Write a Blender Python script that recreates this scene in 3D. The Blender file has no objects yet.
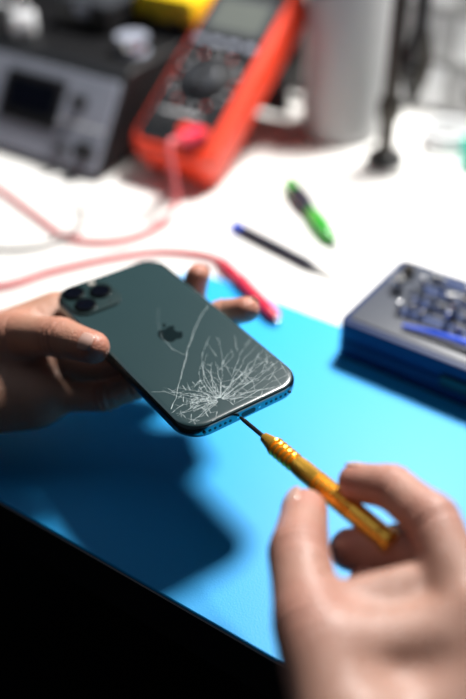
import bpy, bmesh, math, random
import numpy as np
from mathutils import Vector, Matrix
random.seed(7); np.random.seed(7)
S=0.001; TZ=750.0           # authoring units: mm, z measured from the bench top
scene=bpy.context.scene; COL=scene.collection
# ------------------------------------------------------------------ materials
def mat(name,col,rough=0.5,metal=0.0,var=0.06,vscale=60,bump=0.0,bscale=400,spec=0.5,trans=0.0,coat=0.0,sss=0.0,vcol=False,emis=None):
    m=bpy.data.materials.new(name); m.use_nodes=True; nt=m.node_tree; b=nt.nodes["Principled BSDF"]
    tc=nt.nodes.new("ShaderNodeTexCoord"); n=nt.nodes.new("ShaderNodeTexNoise"); n.inputs["Scale"].default_value=vscale; n.inputs["Detail"].default_value=4
    nt.links.new(tc.outputs["Object"],n.inputs["Vector"])
    mp=nt.nodes.new("ShaderNodeMapRange"); mp.inputs["To Min"].default_value=1-var; mp.inputs["To Max"].default_value=1+var
    nt.links.new(n.outputs["Fac"],mp.inputs["Value"])
    mx=nt.nodes.new("ShaderNodeVectorMath"); mx.operation='SCALE'
    if vcol:
        a=nt.nodes.new("ShaderNodeAttribute"); a.attribute_name="tint"; nt.links.new(a.outputs["Color"],mx.inputs[0])
    else: mx.inputs[0].default_value=col[:3]
    nt.links.new(mp.outputs[0],mx.inputs["Scale"]); nt.links.new(mx.outputs[0],b.inputs["Base Color"])
    b.inputs["Roughness"].default_value=rough; b.inputs["Metallic"].default_value=metal
    b.inputs["Specular IOR Level"].default_value=spec; b.inputs["Transmission Weight"].default_value=trans; b.inputs["Coat Weight"].default_value=coat
    b.inputs["Coat Roughness"].default_value=0.08
    if sss>0:
        b.inputs["Subsurface Weight"].default_value=sss; b.inputs["Subsurface Radius"].default_value=(1,0.35,0.2); b.inputs["Subsurface Scale"].default_value=0.003
    if emis: b.inputs["Emission Color"].default_value=(*emis[0],1); b.inputs["Emission Strength"].default_value=emis[1]
    if bump>0:
        n2=nt.nodes.new("ShaderNodeTexNoise"); n2.inputs["Scale"].default_value=bscale; n2.inputs["Detail"].default_value=6
        nt.links.new(tc.outputs["Object"],n2.inputs["Vector"])
        bp=nt.nodes.new("ShaderNodeBump"); bp.inputs["Strength"].default_value=bump; bp.inputs["Distance"].default_value=0.0006
        nt.links.new(n2.outputs["Fac"],bp.inputs["Height"]); last=bp
        if vcol:   # skin cells / fine lines
            vo=nt.nodes.new("ShaderNodeTexVoronoi"); vo.feature='DISTANCE_TO_EDGE'; vo.inputs["Scale"].default_value=480
            nt.links.new(tc.outputs["Object"],vo.inputs["Vector"])
            mr=nt.nodes.new("ShaderNodeMapRange"); mr.inputs["From Max"].default_value=0.12; nt.links.new(vo.outputs["Distance"],mr.inputs["Value"])
            b2=nt.nodes.new("ShaderNodeBump"); b2.inputs["Strength"].default_value=0.5; b2.inputs["Distance"].default_value=0.0003
            nt.links.new(mr.outputs[0],b2.inputs["Height"]); nt.links.new(bp.outputs[0],b2.inputs["Normal"]); last=b2
        nt.links.new(last.outputs[0],b.inputs["Normal"])
    return m
M=dict(
 table=mat("bench_white",(0.84,0.83,0.80),0.45,var=0.02,vscale=8),
 edge=mat("bench_edge",(0.006,0.006,0.007),0.6),
 matb=mat("silicone_blue",(0.003,0.385,0.86),0.5,var=0.03,vscale=12,bump=0.15,bscale=900,spec=0.4),
 floor=mat("floor_dark",(0.006,0.006,0.007),0.8,var=0.3,vscale=5),
 wall=mat("wall_dark",(0.012,0.013,0.016),0.8,var=0.2,vscale=4),
 glass=mat("green_glass",(0.021,0.046,0.051),0.25,var=0.03,spec=0.6,coat=0.15),
 bumpg=mat("camera_glass",(0.014,0.032,0.034),0.3),
 frame=mat("dark_steel",(0.18,0.26,0.27),0.2,1.0),
 black=mat("black_plastic",(0.008,0.008,0.009),0.4),
 lens=mat("lens_glass",(0.003,0.004,0.008),0.05,spec=1.0,coat=1.0),
 ring=mat("lens_ring",(0.03,0.035,0.035),0.3,1.0),
 logo=mat("logo_gloss",(0.005,0.012,0.014),0.15,spec=0.8),
 crack=mat("crack_white",(0.54,0.62,0.63),0.35,var=0.35,vscale=300),
 flash=mat("flash",(0.35,0.33,0.3),0.3),
 gold=mat("gold_anodised",(1.0,0.54,0.07),0.26,0.75,var=0.03),
 steel=mat("steel",(0.60,0.60,0.61),0.22,1.0),
 darksteel=mat("dark_steel_shaft",(0.05,0.045,0.04),0.35,0.9),
 skin=mat("skin",(0.6,0.33,0.23),0.40,var=0.16,vscale=80,bump=0.6,bscale=380,sss=0.12,vcol=True),
 nail=mat("nail",(0.62,0.38,0.31),0.2,coat=0.4),
 sleeve=mat("sleeve_cloth",(0.012,0.013,0.018),0.9,bump=0.6,bscale=1500),
 navy=mat("case_navy",(0.004,0.022,0.095),0.5,bump=0.2,spec=0.3),
 tray=mat("case_tray",(0.05,0.058,0.078),0.45,spec=0.4),
 blue=mat("blue_plastic",(0.01,0.09,0.75),0.3),
 green=mat("green_plastic",(0.03,0.36,0.03),0.2,coat=0.5),
 pend=mat("pen_dark",(0.012,0.014,0.03),0.35),
 red=mat("meter_red",(0.80,0.05,0.015),0.4),
 probe=mat("probe_red",(0.75,0.02,0.06),0.35),
 pink=mat("cable_pink",(0.70,0.13,0.14),0.5),
 greyc=mat("cable_grey",(0.30,0.28,0.27),0.5),
 lcd=mat("lcd",(0.10,0.11,0.10),0.2),
 white=mat("white_plastic",(0.75,0.76,0.78),0.4),
 greyp=mat("grey_panel",(0.27,0.29,0.35),0.45,0.1),
 dgrey=mat("dark_grey",(0.03,0.033,0.04),0.5),
 yellow=mat("yellow_plastic",(0.75,0.52,0.01),0.45),
 milky=mat("milky_bottle",(0.42,0.42,0.43),0.4),
 teal=mat("teal_plastic",(0.0,0.55,0.42),0.35),
 lightgrey=mat("light_grey",(0.34,0.34,0.34),0.5),
)
# ------------------------------------------------------------------ builders
def root(name,loc=(0,0,0),rot=(0,0,0)):
    e=bpy.data.objects.new(name,None); e.empty_display_size=0.02; COL.objects.link(e)
    e.location=(loc[0]*S,loc[1]*S,(loc[2]+TZ)*S); e.rotation_euler=[math.radians(a) for a in rot]; return e
def add(name,v,f,m,parent=None,smooth=35,xf=None):
    me=bpy.data.meshes.new(name)
    v=[Vector(p) for p in v]
    if xf is not None: v=[xf@p for p in v]
    me.from_pydata([tuple(p*S) for p in v],[],[tuple(map(int,q)) for q in f])
    me.materials.append(m); me.validate()
    bm=bmesh.new(); bm.from_mesh(me); bmesh.ops.recalc_face_normals(bm,faces=bm.faces); bm.to_mesh(me); bm.free()
    if smooth:
        for p in me.polygons: p.use_smooth=True
        if smooth<180: me.set_sharp_from_angle(angle=math.radians(smooth))
    o=bpy.data.objects.new(name,me); COL.objects.link(o)
    if parent: o.parent=parent
    else: o.location.z+=TZ*S
    return o
def rr(w,h,r,n=8):
    r=max(min(r,w/2-.01,h/2-.01),0.01); pts=[]
    for cx,cy,a0 in ((w/2-r,h/2-r,0),(-w/2+r,h/2-r,90),(-w/2+r,-h/2+r,180),(w/2-r,-h/2+r,270)):
        for i in range(n+1):
            a=math.radians(a0+90*i/n); pts.append((cx+r*math.cos(a),cy+r*math.sin(a)))
    return pts
def prism(name,w,h,r,prof,m,parent,at=(0,0,0),rot=None,n=8):
    """rounded-rectangle stack; prof = [(inset,z),...]"""
    V=[];F=[]; k=None
    for ins,z in prof:
        p=rr(w-2*ins,h-2*ins,r-ins*0.8,n); k=len(p); V+=[(x,y,z) for x,y in p]
    for j in range(len(prof)-1):
        for i in range(k):
            a=j*k+i;b=j*k+(i+1)%k; F.append((a,b,b+k,a+k))
    F.append(tuple(range(k))[::-1]); F.append(tuple(range((len(prof)-1)*k,len(prof)*k)))
    X=Matrix.Translation(at)
    if rot: X=X@Matrix.Rotation(math.radians(rot[0]),4,'X')@Matrix.Rotation(math.radians(rot[1]),4,'Y')@Matrix.Rotation(math.radians(rot[2]),4,'Z')
    return add(name,V,F,m,parent,30,X)
def slab(name,w,h,t,r,m,parent,at=(0,0,0),b=1.0,rot=None):
    b=min(b,t/2.2)
    return prism(name,w,h,r,[(b,0),(b*.3,b*.3),(0,b),(0,t-b),(b*.3,t-b*.3),(b,t)],m,parent,at,rot)
def frame_to(p0,p1):
    d=(Vector(p1)-Vector(p0)).normalized(); q=d.to_track_quat('Z','Y'); return Matrix.Translation(p0)@q.to_matrix().to_4x4()
def lathe(name,prof,m,parent,p0=(0,0,0),p1=(0,0,1),n=24):
    """prof=[(radius,dist along axis)]"""
    V=[];F=[]
    for r,z in prof:
        for i in range(n):
            a=2*math.pi*i/n; V.append((r*math.cos(a),r*math.sin(a),z))
    for j in range(len(prof)-1):
        for i in range(n):
            a=j*n+i;b=j*n+(i+1)%n; F.append((a,b,b+n,a+n))
    F.append(tuple(range(n))[::-1]); F.append(tuple(range((len(prof)-1)*n,len(prof)*n)))
    return add(name,V,F,m,parent,30,frame_to(p0,p1))
def cyl(name,p0,p1,r,m,parent,n=20,b=0.4):
    L=(Vector(p1)-Vector(p0)).length; b=min(b,r*.4,L*.4)
    return lathe(name,[(r-b,0),(r,b),(r,L-b),(r-b,L)],m,parent,p0,p1,n)
def catmull(P,n=8):
    P=[Vector(p) for p in P]; Q=[P[0]]+P+[P[-1]]; out=[]
    for i in range(1,len(Q)-2):
        a,b,c,d=Q[i-1:i+3]
        for j in range(n):
            t=j/n; out.append(0.5*((2*b)+(c-a)*t+(2*a-5*b+4*c-d)*t*t+(3*b-a-3*c+d)*t**3))
    out.append(P[-1]); return out
def tube(name,P,r,m,parent,n=10,sub=8,flat=1.0):
    C=catmull(P,sub) if sub>1 else [Vector(p) for p in P]; V=[];F=[]
    R=r if isinstance(r,(list,tuple)) else [r,r]
    for i,c in enumerate(C):
        t=(C[min(i+1,len(C)-1)]-C[max(i-1,0)]).normalized()
        s=t.cross(Vector((0,0,1))); s=s.normalized() if s.length>1e-4 else Vector((1,0,0)); u=s.cross(t)
        x=i/(len(C)-1)*(len(R)-1); k=min(int(x),len(R)-2); rad=R[k]+(R[k+1]-R[k])*(x-k)
        for j in range(n):
            a=2*math.pi*j/n; V.append(c+s*math.cos(a)*rad+u*math.sin(a)*rad*flat)
    for i in range(len(C)-1):
        for j in range(n):
            a=i*n+j;b=i*n+(j+1)%n; F.append((a,b,b+n,a+n))
    F.append(tuple(range(n))[::-1]); F.append(tuple(range((len(C)-1)*n,len(C)*n)))
    return add(name,V,F,m,parent,60)
def poly(name,pts,z,t,m,parent,at=(0,0),sc=1.0):
    k=len(pts); V=[(x*sc+at[0],y*sc+at[1],z) for x,y in pts]+[(x*sc+at[0],y*sc+at[1],z+t) for x,y in pts]
    F=[tuple(range(k))[::-1],tuple(range(k,2*k))]+[(i,(i+1)%k,(i+1)%k+k,i+k) for i in range(k)]
    return add(name,V,F,m,parent,20)
# ------------------------------------------------------------------ room + bench
DR=-34.2
def boxobj(name,x0,x1,y0,y1,z0,z1,m,par=None):
    V=[(x,y,z) for x in(x0,x1) for y in(y0,y1) for z in(z0,z1)]
    F=[(0,1,3,2),(4,6,7,5),(0,4,5,1),(2,3,7,6),(0,2,6,4),(1,5,7,3)]
    o=add(name,V,F,m,par,0); 
    if par is None: o.rotation_euler=(0,0,math.radians(DR))
    return o
boxobj("floor",-2200,2200,-1800,1220,-760,-750,M['floor'])
boxobj("wall_back",-2200,2200,1220,1260,-750,1900,M['wall'])
boxobj("wall_left",-2240,-2200,-1800,1260,-750,1900,M['wall'])
wb=root("workbench",(0,0,0),(0,0,DR))
boxobj("tabletop",-1000,900,231,1180,-3,0,M['table'],wb)
boxobj("tabletop_core",-1000,900,231,1180,-34,-3.01,M['edge'],wb)
for i,(x,y) in enumerate(((-960,280),(860,280),(-960,1130),(860,1130))):
    boxobj(f"leg_{i+1}",x-25,x+25,y-25,y+25,-750,-34,M['edge'],wb)
boxobj("apron",-935,835,1120,1140,-120,-34,M['edge'],wb)
mt=root("silicone_work_mat",(0,0,0),(0,0,DR))
prism("mat_sheet",410,243,6,[(0.4,0.05),(0,0.5),(0,1.7),(0.5,2.2)],M['matb'],mt,(-360+205,231+120.5,0))
# ------------------------------------------------------------------ phone
ph=root("smartphone",(-34,417,75),(0,0,35.4))
prism("frame",71.4,144,14,[(3.2,-8.1),(1.6,-8.0),(.5,-7.2),(0,-5.8),(0,-2.4),(.4,-1.1),(1.0,-.6)],M['frame'],ph,n=14)
prism("back_glass",70.2,142.8,13.4,[(0.3,-.9),(0.35,-.55),(.9,-.18),(1.8,-.03),(3,0)],M['glass'],ph,n=14)
prism("screen",68.5,141,12.5,[(1,-8.5),(0.2,-8.3),(0,-8.0)],M['lens'],ph,n=14)
prism("camera_module",30,30,8.5,[(0,-.2),(0,.9),(.25,1.2),(.8,1.3)],M['bumpg'],ph,(-18.3,54.6,0))
for i,(x,y) in enumerate(((-25.2,61.5),(-25.2,47.5),(-11.8,54.5))):
    lathe(f"lens_{i+1}",[(6.2,1.2),(6.2,2.3),(5.8,2.6),(5.1,2.6),(5.0,2.2)],M['ring'],ph,(x,y,0),(x,y,1))
    lathe(f"lens_glass_{i+1}",[(5.0,2.2),(4.9,2.45),(2.2,2.5),(2.0,2.35)],M['lens'],ph,(x,y,0),(x,y,1))
cyl("flash",(-11.8,65.3,1.2),(-11.8,65.3,1.55),2.2,M['flash'],ph)
cyl("mic",(-11.8,44,1.2),(-11.8,44,1.4),.8,M['black'],ph)
body=[(0,6.1),(1.6,6.8),(4,7.4),(6.0,6.6),(7.3,5.2),(5.8,4.0),(5.0,2.4),(5.0,.6),(5.7,-1),(7.0,-2.2),(7.9,-2.6),(7.0,-5.0),(5.2,-7.6),(3.6,-8.7),(2.0,-8.5),(0,-7.9),(-2,-8.5),(-3.6,-8.7),(-5.4,-7.4),(-7.1,-4.4),(-7.9,-1),(-7.7,2.2),(-6.4,5.2),(-4.4,7.0),(-2.6,7.2)]
lg=[tuple(p)[:2] for p in catmull([(x,y,0) for x,y in body],3)]
poly("logo_body",lg,0.0,0.03,M['logo'],ph,(0,0),0.80)
leaf=[(0,7.9),(.1,9.3),(1.0,11),(2.3,12.1),(3.6,12.5),(3.6,11.3),(2.9,9.6),(1.6,8.4)]
poly("logo_leaf",leaf,0.0,0.03,M['logo'],ph,(0,0),0.80)
for i,(y,l) in enumerate(((44,6),(28,11),(13,11))):
    slab(f"button_left_{i+1}",2.4,l,1.0,1.1,M['frame'],ph,(-36.1,y,-4.1),.3,(0,90,0))
for i in range(6):
    for sx in (-1,1):
        cyl(f"speaker_hole_{i}_{'l' if sx<0 else 'r'}",(sx*(11+i*3.0),-71.0,-4.1),(sx*(11+i*3.0),-72.12,-4.1),.8,M['black'],ph,12,.05)
prism("charge_port",8.5,2.8,1.4,[(0,0),(0,1.1)],M['black'],ph,(0,-71.04,-4.1),(90,0,0))
for sx in(-1,1): cyl(f"end_screw_{sx}",(sx*6.6,-71,-4.1),(sx*6.6,-72.15,-4.1),.75,M['steel'],ph,10,.05)
# cracks: thin ribbons on the glass
CV=[];CF=[]; CW=1.15
def inside(x,y):
    w,h,r=34.4,70.8,12
    if abs(x)>w or abs(y)>h: return False
    dx=abs(x)-(w-r); dy=abs(y)-(h-r)
    return not(dx>0 and dy>0 and dx*dx+dy*dy>r*r)
def seg(p,q,w0,w1):
    if not(inside(*p) and inside(*q)): return False
    p=Vector(p);q=Vector(q);d=q-p
    if d.length<.05: return True
    n=Vector((-d.y,d.x)).normalized(); b=len(CV)
    for a,w,s in((p,w0,1),(p,w0,-1),(q,w1,-1),(q,w1,1)):
        c=a+n*w*s*.5*CW; CV.append((c.x,c.y,.035))
    CF.append((b,b+1,b+2,b+3)); return True
def jag(P,w0,w1,amp=.7,step=3.0):
    out=[Vector(P[0])]
    for a,b in zip(P[:-1],P[1:]):
        a=Vector(a);b=Vector(b);n=max(1,int((b-a).length/step))
        for i in range(1,n+1): out.append(a.lerp(b,i/n)+Vector((random.uniform(-amp,amp),random.uniform(-amp,amp))))
    N=len(out)-1
    for i in range(N):
        f=random.uniform(.4,1.15)
        wa=(w0+(w1-w0)*i/N)*f; wb_=(w0+(w1-w0)*(i+1)/N)*f
        seg(tuple(out[i]),tuple(out[i+1]),wa,wb_)
    return out
jag([(34,12),(22,3),(8,-9),(-3,-21),(-14,-33),(-24,-44),(-32,-52)],.13,.24,.4)
jag([(-3,-21),(-6,-12),(-5,0),(0,12),(8,24)],.10,.04,.3)
F0=Vector((-9,-60)); rays=[]
NR=26
for i in range(NR):
    d0=-25+225*i/(NR-1)
    a=math.radians(d0)+random.uniform(-.06,.06)
    L=random.choice([14,22,28,36]) if d0>105 else random.choice([28,36,42,50])
    cv=random.uniform(-.45,.3); pts=[]
    for j in range(0,13):
        r=1.5+L*j/12; aa=a+cv*(j/12)**1.5
        pts.append((F0.x+r*math.cos(aa),F0.y+r*math.sin(aa)))
    rays.append(pts); jag(pts,.17,.07,.35,2.5)
def at(R,r_):
    for p,q in zip(R[:-1],R[1:]):
        if (Vector(q)-F0).length>=r_: return p
    return None
for k,rad in enumerate((4,7,10,13.5,17,21,25,30,36,42)):
    for i in range(NR-1):
        if random.random()<(.85 if rad<18 else .55):
            r1=rad+random.uniform(-1.5,1.5); p=at(rays[i],r1);q=at(rays[i+1],r1+random.uniform(-3,3))
            if p and q: jag([p,q],.13,.07,.35,2.5)
for i in range(95):
    a=random.uniform(0,2*math.pi); r=random.uniform(0,20); p=(-17+r*math.cos(a),-56+r*math.sin(a)*.85)
    a2=random.uniform(0,6.28); l=random.uniform(2,7); jag([p,(p[0]+l*math.cos(a2),p[1]+l*math.sin(a2))],.19,.06,.3,2)
for i in range(7):
    y0=-68+i*3.0; jag([(-6+i*2,y0+1),(8+i,y0+2+i),(20,y0+4+i*1.6),(33,y0+4+i*2.8)],.15,.07,.4,3)
for i in range(18):
    p=(random.uniform(0,28),random.uniform(-64,-30)); a2=random.uniform(0.3,1.4); l=random.uniform(6,16); jag([p,(p[0]+l*math.cos(a2),p[1]+l*math.sin(a2))],.12,.05,.3,3)
add("glass_cracks",CV,CF,M['crack'],ph,0)
# ------------------------------------------------------------------ screwdriver
A=Vector((3.5,354.5,71.0)); B=Vector((65,261.6,85)); L=(B-A).length
sd=root("precision_screwdriver"); 
lathe("shaft",[(.5,0),(.9,1.5),(1.1,4),(1.15,22),(1.4,24)],M['darksteel'],sd,A,B,14)
prof=[(1.6,20),(2.5,21),(2.8,23),(3.5,26),(4.0,29)]
x=29.
for i in range(5): prof+=[(4.5,x+.3),(4.7,x+1.2),(4.5,x+1.8),(2.9,x+2.2),(2.9,x+3.1)]; x+=3.5
prof+=[(4.4,x+.5),(4.8,x+6),(4.8,x+15)]
x+=15
for i in range(8): prof+=[(5.0,x+.4),(5.0,x+1.8),(3.8,x+2.2),(3.8,x+3.0)]; x+=3.2
prof+=[(5.0,x),(5.0,L-7),(4.1,L-6),(4.1,L-5),(5.1,L-4.3),(5.1,L-1),(4.5,L-.2),(3.2,L)]
lathe("handle",prof,M['gold'],sd,A,B,28)
# ------------------------------------------------------------------ hands (implicit surface)
def cone_sdf(P,a,b,r1,r2):
    a=np.array(a,np.float32);b=np.array(b,np.float32); ba=b-a; l2=float(ba@ba)
    pa=P-a; h=np.clip((pa@ba)/l2,0,1); d=pa-h[...,None]*ba
    return np.sqrt((d*d).sum(-1))-(r1+(r2-r1)*h)
def smin(a,b,k):
    h=np.clip(.5+.5*(b-a)/k,0,1); return b+(a-b)*h-k*h*(1-h)
def surface_nets(D,o,h):
    s=D<0; nx,ny,nz=D.shape
    c=[(i,j,k) for i in(0,1) for j in(0,1) for k in(0,1)]
    cnt=sum(s[i:nx-1+i,j:ny-1+j,k:nz-1+k].astype(np.int8) for i,j,k in c)
    mask=(cnt>0)&(cnt<8); idx=np.argwhere(mask); vid=-np.ones(mask.shape,np.int64); vid[mask]=np.arange(len(idx))
    acc=np.zeros((len(idx),3)); num=np.zeros(len(idx))
    for a in range(8):
        for b in range(a+1,8):
            ca=np.array(c[a]);cb=np.array(c[b])
            if abs(ca-cb).sum()!=1: continue
            va=D[tuple((idx+ca).T)];vb=D[tuple((idx+cb).T)]; x=(va<0)!=(vb<0)
            t=np.where(x,va/np.where(x,va-vb,1),0); p=ca+t[:,None]*(cb-ca)
            acc+=np.where(x[:,None],p,0); num+=x
    V=(idx+acc/num[:,None])*h+np.array(o); F=[]
    for ax in range(3):
        n=[nx,ny,nz]; sl0=[slice(None)]*3; sl1=[slice(None)]*3; sl0[ax]=slice(0,n[ax]-1); sl1[ax]=slice(1,n[ax])
        e=np.argwhere(s[tuple(sl0)]!=s[tuple(sl1)]); u,v=[q for q in range(3) if q!=ax]
        ok=(e[:,u]>0)&(e[:,v]>0)&(e[:,u]<n[u]-1)&(e[:,v]<n[v]-1); e=e[ok]
        q=[]
        for du,dv in((-1,-1),(0,-1),(0,0),(-1,0)):
            w=e.copy(); w[:,u]+=du; w[:,v]+=dv; q.append(vid[tuple(w.T)])
        F.append(np.stack(q,1))
    return V,np.concatenate(F)
def hand(name,lo,hi,palm,fingers,forearm,h=1.1,kp=12,kf=6,creases=(),base=(0.48,0.255,0.175),warm=(0.54,0.18,0.125)):
    lo=np.array(lo,float); n=((np.array(hi)-lo)/h).astype(int)+1
    G=np.stack(np.meshgrid(*[lo[i]+h*np.arange(n[i]) for i in range(3)],indexing='ij'),-1).astype(np.float32)
    D=None
    for a,b,r1,r2 in palm+forearm:
        d=cone_sdf(G,a,b,r1,r2); D=d if D is None else smin(D,d,kp)
    out=D.copy()
    for J,R in fingers:
        f=None
        for i in range(len(J)-1):
            d=cone_sdf(G,J[i],J[i+1],R[i],R[i+1]); f=d if f is None else smin(f,d,2.5)
        for i in range(1,len(J)-1):   # knuckle: swelling + creases
            t=np.array(J[i+1],float)-np.array(J[i-1],float); t/=np.linalg.norm(t); rel=G-np.array(J[i],np.float32)
            sdist=rel@t.astype(np.float32); far=np.sqrt((rel*rel).sum(-1))
            g=sum(np.exp(-((sdist-o_)/1.0)**2) for o_ in(-3.6,0,3.6))
            f=f+1.1*g*np.exp(-(far/(R[i]*1.55))**6)-1.4*np.exp(-(far/(R[i]*1.15))**2)
        out=smin(out,smin(D,f,kf),1.2)
    for a,b,wd,dp in creases:         # skin folds (positive) and tendons (negative)
        out=out+dp*np.exp(-((cone_sdf(G,a,b,0,0))/wd)**2)
    D=out
    D[0],D[-1],D[:,0],D[:,-1],D[:,:,0],D[:,:,-1]=[np.maximum(x,.5) for x in (D[0],D[-1],D[:,0],D[:,-1],D[:,:,0],D[:,:,-1])]
    V,F=surface_nets(D,lo,h)
    rt=root(name)
    o=add("skin",V,F,M['skin'],rt,180)
    base=np.array(base); warm=np.array(warm); w=np.zeros(len(V))
    for J,R in fingers:
        for i,j in enumerate(J[1:]):
            dd=np.linalg.norm(V-np.array(j),axis=1); w=np.maximum(w,(.9 if i==len(J)-2 else .6)*np.exp(-(dd/(R[min(i+1,len(R)-1)]*1.3))**2))
    colr=base+(warm-base)*w[:,None]; ca=o.data.color_attributes.new("tint",'FLOAT_COLOR','POINT')
    ca.data.foreach_set("color",np.concatenate([colr,np.ones((len(V),1))],1).ravel().astype(np.float32))
    sm=o.modifiers.new("s",'SMOOTH'); sm.factor=.4; sm.iterations=1
    return rt
def nail(par,name,tip,dip,normal,r,w=5.2,l=6.5,fwd=1.5):
    tip=Vector(tip);t=(tip-Vector(dip)).normalized(); n=Vector(normal); n=(n-t*n.dot(t)).normalized(); s=t.cross(n)
    V=[];F=[];nu,nv=9,9
    for i in range(nu):
        for j in range(nv):
            u=(i/(nu-1)*2-1); v=(j/(nv-1)*2-1)
            uu=u*math.sqrt(1-v*v*.35); vv=v*math.sqrt(1-u*u*.35)
            ang=uu*w/r; rad=r+.3-.35*vv*vv-.5*max(0,vv)**2
            V.append(tip+t*(fwd+vv*l)+n*rad*math.cos(ang)+s*rad*math.sin(ang))
    for i in range(nu-1):
        for j in range(nv-1):
            a=i*nv+j; F.append((a,a+1,a+nv+1,a+nv))
    o=add(name,V,F,M['nail'],par,180); so=o.modifiers.new("t",'SOLIDIFY'); so.thickness=.0006; so.offset=-1
# ---- hand holding the phone
W=(-192,424,36)
LH=hand("hand",(-330,355,2),(30,505,100),
 palm=[(W,(-104,466,53),21,11),(W,(-98,447,46),21,12),(W,(-98,427,41),20,12),(W,(-102,408,38),19,11),
       ((-165,436,44),(-128,434,58),17,13),((-160,405,32),(-112,405,34),17,12),((-128,440,55),(-106,460,54),9,9)],
 fingers=[([(-158,438,46),(-122,434,62),(-93,415,74),(-72.8,399.3,79.5)],[15,11.5,10.3,8.6]),
          ([(-104,467,54),(-52,474,53),(-25,471,61),(-20.5,472,76)],[10.5,9,7.8,6.8]),
          ([(-98,448,48),(-42,442,52),(-6,450,64),(7.5,438.5,75.5)],[10.5,9,8,7.2]),
          ([(-98,428,42),(-50,421,48),(-24,425,54),(-4,428,57)],[10,8.8,8,7.2]),
          ([(-102,408,38),(-70,402,44),(-52,404,50),(-36,408,57)],[9,8,7.2,6.5])],
 forearm=[(W,(-340,400,48),25,32)],
 creases=[((-112,452,66),(-100,436,64),1.2,.9),((-130,455,66),(-108,444,64),1.2,.6),((-150,428,58),(-118,422,60),1.4,.7)])
nail(LH,"thumb_nail",(-72.8,399.3,79.5),(-93,415,74),(-.15,-.55,.8),8.6,5.4,6.0,0)
nail(LH,"index_nail",(-20.5,472,76),(-25,471,61),(.7,.6,.3),6.9,4.4,5,0)
nail(LH,"middle_nail",(7.5,438.5,75.5),(-6,450,64),(.6,.5,.6),7.3,4.6,5.5,0)
lathe("sleeve",[(33,0),(36,2),(37,8),(38,60),(42,120),(46,260),(44,262)],M['sleeve'],LH,(-285,409,44),(-420,387,56),32)
# ---- hand holding the screwdriver
W=(80,132,62)
RH=hand("hand",(-2,45,8),(190,315,125),
 palm=[(W,(88,218,92),21,13),(W,(100,212,84),21,13),(W,(109,205,74),21,12),(W,(114,197,62),20,11),
       ((42,178,78),(34,214,84),18,13),((30,230,84),(86,240,91),8,9),((38,212,84),(84,214,88),13,12),((48,180,78),(88,190,76),16,16)],
 fingers=[([(38,184,80),(29,222,86),(26.5,257,85),(30.5,284,80)],[17,13.5,11.8,10]),
          ([(88,222,94),(79,260,101),(66,282,97),(53,292,90)],[12,10.3,9.0,8.2]),
          ([(102,214,86),(90,250,88),(68,266,77),(50,272,70)],[11,10.2,9.8,9.2]),
          ([(110,206,74),(96,240,76),(76,254,70),(56,257,65)],[10.5,10,9.4,8.6]),
          ([(115,198,60),(99,228,60),(82,240,56),(66,245,51)],[9.5,9,8,7.2])],
 forearm=[(W,(140,20,70),25,31)],
 creases=[((34,238,96),(56,236,98),1.3,1.0),((30,230,98),(54,226,102),1.3,.7),((28,243,97),(44,246,95),1.1,.7),
          ((86,220,108),(78,140,84),3.5,-1.6),((46,222,98),(70,205,104),1.5,.7),((50,214,99),(74,196,102),1.5,.5)],
 base=(0.50,0.275,0.205),warm=(0.56,0.20,0.15))
nail(RH,"index_nail",(53,292,90),(66,282,97),(-.2,.8,.5),8.3,5,5.8,0)
nail(RH,"thumb_nail",(30.5,284,80),(26.5,257,85),(-.75,.1,.65),10.1,6.4,7,0)
lathe("sleeve",[(33,0),(35,2),(36,8),(38,60),(44,180),(42,182)],M['sleeve'],RH,(115,66,66),(205,-100,90),32)
# ------------------------------------------------------------------ bit case
bc=root("screwdriver_bit_case",(66,492,0),(0,0,-35))
Wc,Dc=165,88; cx,cy=Wc/2,Dc/2
slab("lower_shell",Wc,Dc,15,6,M['navy'],bc,(cx,cy,.3),1.5)
slab("upper_shell",Wc,Dc,13.5,6,M['navy'],bc,(cx,cy,16),1.5)
slab("seam",Wc-3,Dc-3,2.5,5,M['black'],bc,(cx,cy,14.5),.3)
slab("tray",Wc-9,Dc-9,2.0,4,M['tray'],bc,(cx,cy,28.6),.5)
for r in range(4):
    slab(f"bit_rail_{r+1}",Wc-40,9,2.4,1.5,M['navy'],bc,(cx+10,28+r*15,30.2),.6)
random.seed(3)
V=[];F=[]
def rod(p,q,rb):
    X=frame_to(p,q); Lr=(Vector(q)-Vector(p)).length; b0=len(V)
    for r_,z in ((rb*.8,0),(rb,.5),(rb,Lr*.5),(rb*.5,Lr*.58),(rb*.45,Lr)):
        for k in range(8): V.append(X@Vector((r_*math.cos(k*math.pi/4),r_*math.sin(k*math.pi/4),z)))
    for j in range(4):
        for k in range(8): F.append((b0+j*8+k,b0+j*8+(k+1)%8,b0+j*8+8+(k+1)%8,b0+j*8+8+k))
    F.append(tuple(b0+32+k for k in range(8))); F.append(tuple(b0+7-k for k in range(8)))
for r in range(4):
    for c in range(16):
        if random.random()<.12: continue
        bx=28+c*7.8+random.uniform(-1.2,1.2); by=28+r*15+random.uniform(-1.2,1.2)
        if random.random()<.72: rod((bx,by,32.4),(bx+random.uniform(-1,1),by+random.uniform(-1,1),32.4+random.uniform(7,13)),random.choice([1.6,2.0,2.5]))
        else:
            a=random.uniform(0,3.1); rod((bx-4*math.cos(a),by-4*math.sin(a),34.9),(bx+5*math.cos(a),by+5*math.sin(a),35.2),1.8)
add("bits",V,F,M['steel'],bc,20)
slab("hinge_clip",20,3,8,1,M['black'],bc,(cx,-.8,12),.5)
tube("blue_tweezers",[(38,13,33),(80,16,35),(150,13,36)],[1.2,2.6,3.0],M['blue'],bc,10)
cyl("adapter",(16,50,31),(16,50,40),4.5,M['steel'],bc)
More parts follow.
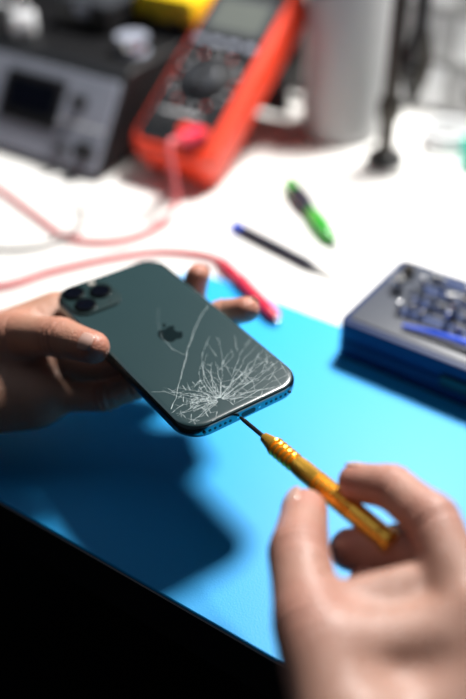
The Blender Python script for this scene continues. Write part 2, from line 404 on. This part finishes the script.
cyl("adapter_2",(14,68,31),(14,68,38),4,M['darksteel'],bc)
# ------------------------------------------------------------------ small tools
sp=root("blue_capped_screwdriver")
a=Vector((0,650,4.6));b=Vector((76,575,3.2)); Lp=(b-a).length
lathe("cap",[(3.2,0),(4.6,.8),(4.6,9),(3.9,10)],M['blue'],sp,a,b)
lathe("handle",[(3.9,10),(4.5,12),(4.6,44),(4.3,66),(4.5,76),(3.2,82),(1.8,86)],M['pend'],sp,a,b)
lathe("blade",[(1.7,86),(1.4,96),(.5,Lp)],M['darksteel'],sp,a,b)
gs=root("green_screwdriver")
a=Vector((46,712,7.6));b=Vector((79,612,5)); Lp=(b-a).length
lathe("end_cap",[(4,0),(6.4,1.5),(6.8,14),(5.2,16)],M['green'],gs,a,b)
lathe("grip",[(5.2,16),(7.2,18),(7.5,34),(6,44),(5.5,50)],M['pend'],gs,a,b)
lathe("grip_green",[(5.5,50),(7,54),(7.3,74),(5.8,88),(3,92)],M['green'],gs,a,b)
lathe("shaft",[(1.6,92),(1.5,Lp-2),(.7,Lp)],M['steel'],gs,a,b)
# ------------------------------------------------------------------ multimeter
mm=root("multimeter",(-46,727,4),(31,0,-31))
Wm,Lm=80,190
prism("holster",Wm,Lm,14,[(6,0),(1.5,2),(0,7),(0,26),(1.5,32),(5,35)],M['red'],mm,(0,Lm/2,0))
prism("face",Wm-14,Lm-22,9,[(0,33),(0,36),(1,37)],M['black'],mm,(-1,Lm/2-2,0))
prism("lcd_bezel",Wm-20,46,5,[(0,36),(1,38.3)],M['dgrey'],mm,(0,Lm-50,0))
prism("lcd",Wm-30,32,2,[(0,38),(.3,38.7)],M['lcd'],mm,(0,Lm-50,0))
DY=74
lathe("dial_plate",[(24,36.5),(24,37.6),(23,38)],M['black'],mm,(0,DY,0),(0,DY,1))
lathe("dial",[(15,37.5),(14.5,43),(13,44)],M['dgrey'],mm,(0,DY,0),(0,DY,1))
slab("dial_bar",6,28,4,2,M['black'],mm,(0,DY,43.5),.8)
for i in range(18):
    t=2*math.pi*i/18; slab(f"mark_{i}",3.4,1.6,.4,.3,M['white'] if i%3 else M['red'],mm,(27.5*math.cos(t),DY+27.5*math.sin(t),36.9),.1,(0,0,math.degrees(t)))
for i in range(4):
    slab(f"key_{i+1}",11,6,2.2,2.4,M['greyp'],mm,(-24+16*i,111,36.6),.7)
for i in range(4):
    x=-24+16*i; lathe(f"socket_{i+1}",[(6,36.6),(6,38.8),(5,39.2)],M['red'] if i in(2,3) else M['black'],mm,(x,24,0),(x,24,1))
slab("label",38,3,.4,.5,M['milky'],mm,(-4,38,36.9),.1)
slab("kickstand",50,76,3,5,M['dgrey'],mm,(0,139,-39),1,(-106,0,0))
p0=Vector((22,24,38)); p1=Vector((22,4,58))
lathe("red_plug",[(5,0),(6.5,2),(6.8,18),(5,22),(4,28),(3,32)],M['probe'],mm,p0,p1)
bpy.context.view_layer.update()
inv=mm.matrix_world.inverted()
def inmeter(p):
    q=inv@(Vector((p[0],p[1],p[2]+TZ))*S); return q/S
lead=[(-250,770,3.2),(-191,709,3.2),(-156,668,3.2),(-123.6,633,3.2),(-88,628,4.2),(-60,645,5.5),(-44,668,14)]
dl=(p1-p0).normalized()
tube("meter_lead",[inmeter(p) for p in lead]+[p0+dl*44+Vector((0,-3,-4)),p0+dl*31],2.3,M['pink'],mm)
# ------------------------------------------------------------------ second test lead + grey cable
tl=root("test_lead")
tube("lead_wire",[(-164.7-60,560,3),(-164.7,568,3),(-132,587,3),(-90.7,605,3),(-54,613.7,3),(-20.7,608,4),(-8,597,5)],2.6,M['pink'],tl)
lathe("probe",[(2.6,0),(3.6,6),(4.2,24),(4.8,30),(5.8,33),(5,36),(5.2,72),(4.4,80),(2.4,83)],M['probe'],tl,(-9,598,6.2),(30,523,6.2))
lathe("probe_tip",[(1.5,82),(1.3,84),(.6,86)],M['steel'],tl,(-9,598,6.2),(30,523,6.2))
t3=root("grey_cable")
tube("wire",[(-260,640,2.5),(-190,622,2.5),(-165,618,2.5),(-140,622,5),(-122,634,9),(-116,655,5),(-124,690,2.5)],1.8,M['greyc'],t3)
# ------------------------------------------------------------------ bench power supply (slanted front)
PSO=Vector((-112,722,0)); PSA=-32
ps=root("bench_power_supply",PSO,(0,0,PSA))
def onps(e,n,z): 
    c,s=math.cos(math.radians(PSA)),math.sin(math.radians(PSA)); return (PSO.x+e*c-n*s,PSO.y+e*s+n*c,z)
wps=240
prof=[(0,3),(48,74),(56,80),(190,80),(196,74),(196,3)]
V=[(x,y,z) for x in(-wps,0) for y,z in prof]; k=len(prof)
F=[tuple(range(k)),tuple(range(k,2*k))[::-1]]+[(i,(i+1)%k,(i+1)%k+k,i+k) for i in range(k)]
o=add("case",V,F,M['black'],ps,30); bv=o.modifiers.new("b",'BEVEL'); bv.width=.003; bv.segments=3
ang=math.degrees(math.atan2(71,48))
def onface(x,s,t=0):
    c,si=math.cos(math.radians(ang)),math.sin(math.radians(ang)); return (x,c*s-si*t,3+si*s+c*t)
fr=(ang,0,0)
prism("front_panel",wps-8,78,4,[(0,0),(.6,2)],M['greyp'],ps,onface(-wps/2,43,0.2),fr)
prism("display_bezel",66,44,3,[(0,0),(.6,2)],M['black'],ps,onface(-88,50,2.1),fr)
prism("display",52,26,2,[(0,0),(.2,.7)],M['lens'],ps,onface(-88,52,4.1),fr)
for i,(x,s,r) in enumerate(((-18,20,8),(-40,16,4),(-36,58,6),(-200,28,9))):
    lathe(f"knob_{i+1}",[(r,2),(r*.92,12),(r*.7,13)],M['black'],ps,onface(x,s,0),onface(x,s,1))
for i in range(4): lathe(f"terminal_{i+1}",[(4.5,2),(4.5,9),(3,10)],M['red'] if i%2 else M['black'],ps,onface(-145-i*16,22,0),onface(-145-i*16,22,1))
for i in range(5): prism(f"label_{i}",9,2.2,.4,[(0,0),(0,.3)],M['white'],ps,onface(-12-i*11,40,2.1),fr)
for i,(x,y) in enumerate(((-20,70),(-220,70),(-20,180),(-220,180))): cyl(f"foot_{i+1}",(x,y,0),(x,y,4),7,M['black'],ps)
kb=root("black_tool_box",onps(-88,125,80),(0,0,PSA))
slab("body",56,46,22,5,M['black'],kb,(0,0,.3),2); slab("lid",58,48,6,5,M['dgrey'],kb,(0,0,22.4),2); slab("latch",14,3,10,1,M['greyp'],kb,(0,-24,15),.6)
yc=root("yellow_tool_case",onps(-26,163,80),(0,0,PSA))
slab("body",62,52,10,4,M['dgrey'],yc,(0,0,.3),2); slab("lid",64,54,24,4,M['yellow'],yc,(0,0,10.4),3)
slab("latch",10,3,10,1.5,M['black'],yc,(-16,-28,6),.6); slab("latch_2",10,3,10,1.5,M['black'],yc,(16,-28,6),.6)
tube("handle",[(-16,0,33),(-16,0,44),(16,0,44),(16,0,33)],3,M['dgrey'],yc)
wp=root("white_plug",onps(-133,74,80),(0,0,10))
slab("body",22,18,18,5,M['white'],wp,(0,0,.3),2); cyl("pin_1",(-5,0,18),(-5,0,32),2,M['steel'],wp); cyl("pin_2",(5,0,18),(5,0,32),2,M['steel'],wp)
tube("cord",[(0,9,8),(-4,40,6),(-20,70,4),(-50,60,4)],2.4,M['white'],wp)
so=root("solder_spool",onps(-22,86,80),(0,0,-20))
lathe("flange_1",[(14,0),(14,2)],M['greyp'],so,(0,0,.2),(0,0,1)); lathe("wire_coil",[(11,2),(11,13)],M['steel'],so,(0,0,.2),(0,0,1)); lathe("flange_2",[(14,13),(14,15)],M['greyp'],so,(0,0,.2),(0,0,1))
# ------------------------------------------------------------------ background right
bt=root("dispenser_bottle",(98,824,0))
lathe("body",[(32,0.2),(36,3),(36,165),(31,185),(14,196),(13,205)],M['milky'],bt,(0,0,0),(0,0,1),40)
lathe("cap",[(16,205),(16,222),(5,226),(3,250)],M['white'],bt,(0,0,0),(0,0,1),32)
hh=root("helping_hand_stand",(131,763,0),(0,0,10))
lathe("base",[(16,.2),(17,2),(16,8),(8,12)],M['black'],hh,(0,0,0),(0,0,1))
lathe("rod",[(7,9),(7,40),(10,42),(10,56),(7,60),(6,230)],M['darksteel'],hh,(0,0,0),(0,0,1))
tube("arm",[(0,0,170),(8,-4,176),(14,-8,160),(15,-10,118)],6,M['black'],hh)
tube("clip_jaw_1",[(15,-10,120),(21,-10,90),(15,-10,55)],[6,7,2],M['darksteel'],hh)
tube("clip_jaw_2",[(15,-10,120),(9,-10,90),(14,-10,55)],[6,7,2],M['black'],hh)
lathe("wing_nut",[(9,0),(10,2),(10,10),(9,12)],M['black'],hh,(0,-8,168),(0,1,168))
ba=root("black_power_adapter",(92,925,0),(0,0,-30))
slab("body",80,56,46,5,M['black'],ba,(0,0,.2),3)
slab("plug_head",24,20,12,3,M['dgrey'],ba,(0,36,10),2); tube("cord",[(-20,-26,12),(-24,-40,5),(-10,-50,3),(8,-46,3)],2.2,M['black'],ba)
pb=root("parts_organizer",(250,880,0),(0,0,-34))
slab("cabinet",190,90,150,4,M['lightgrey'],pb,(0,0,.2),2)
for i in range(3):
    for j in range(3):
        slab(f"drawer_{i}_{j}",56,40,3,3,M['milky'] if (i+j)%2 else M['white'],pb,(-61+i*61,-45,26+j*47),1,(90,0,0))
        slab(f"pull_{i}_{j}",18,4,6,2,M['dgrey'],pb,(-61+i*61,-51,22+j*47),1)
cc=root("coiled_white_cable",(190,790,0))
P=[(22*math.cos(t*.5)*(1+.08*math.sin(t)),22*math.sin(t*.5)*(1+.08*math.sin(t)),3+t*.35) for t in range(0,50)]
tube("coil",P,2.6,M['white'],cc,8,3)
tc_=root("teal_flux_bottle",(206,752,0))
lathe("body",[(10,.2),(12,2),(12,26),(6,32),(5,34)],M['teal'],tc_,(0,0,0),(0,0,1)); lathe("cap",[(6.5,34),(6.5,42),(3,46)],M['teal'],tc_,(0,0,0),(0,0,1))
# ------------------------------------------------------------------ lights
def area(name,loc,target,size,power,col):
    l=bpy.data.lights.new(name,'AREA'); l.shape='DISK'; l.size=size; l.energy=power; l.color=col
    o=bpy.data.objects.new(name,l); COL.objects.link(o); o.location=Vector((loc[0],loc[1],loc[2]+TZ))*S
    o.rotation_euler=(Vector(target)-Vector(loc)).to_track_quat('-Z','Y').to_euler(); return o
area("bench_lamp",(260,860,720),(60,540,0),0.18,17,(1.0,0.98,0.95))
area("fill_light",(-700,900,1000),(0,500,0),0.8,1.1,(0.75,0.86,1.0))  # gentle bluish fill added from high back left, not an actual fixture
w=bpy.data.worlds.new("world"); scene.world=w; w.use_nodes=True
w.node_tree.nodes["Background"].inputs[0].default_value=(0.6,0.75,1,1); w.node_tree.nodes["Background"].inputs[1].default_value=0.03
# ------------------------------------------------------------------ camera
c=bpy.data.cameras.new("camera"); cam=bpy.data.objects.new("camera",c); COL.objects.link(cam)
c.sensor_fit='VERTICAL'; c.sensor_height=36; c.sensor_width=24; c.lens=50.0; c.clip_start=0.01
cam.location=(0,0,(390+TZ)*S); cam.rotation_euler=(math.radians(90-38),0,0)
c.dof.use_dof=True; c.dof.focus_distance=0.476; c.dof.aperture_fstop=2.4
scene.camera=cam
scene.view_settings.view_transform='Standard'; scene.view_settings.look='None'
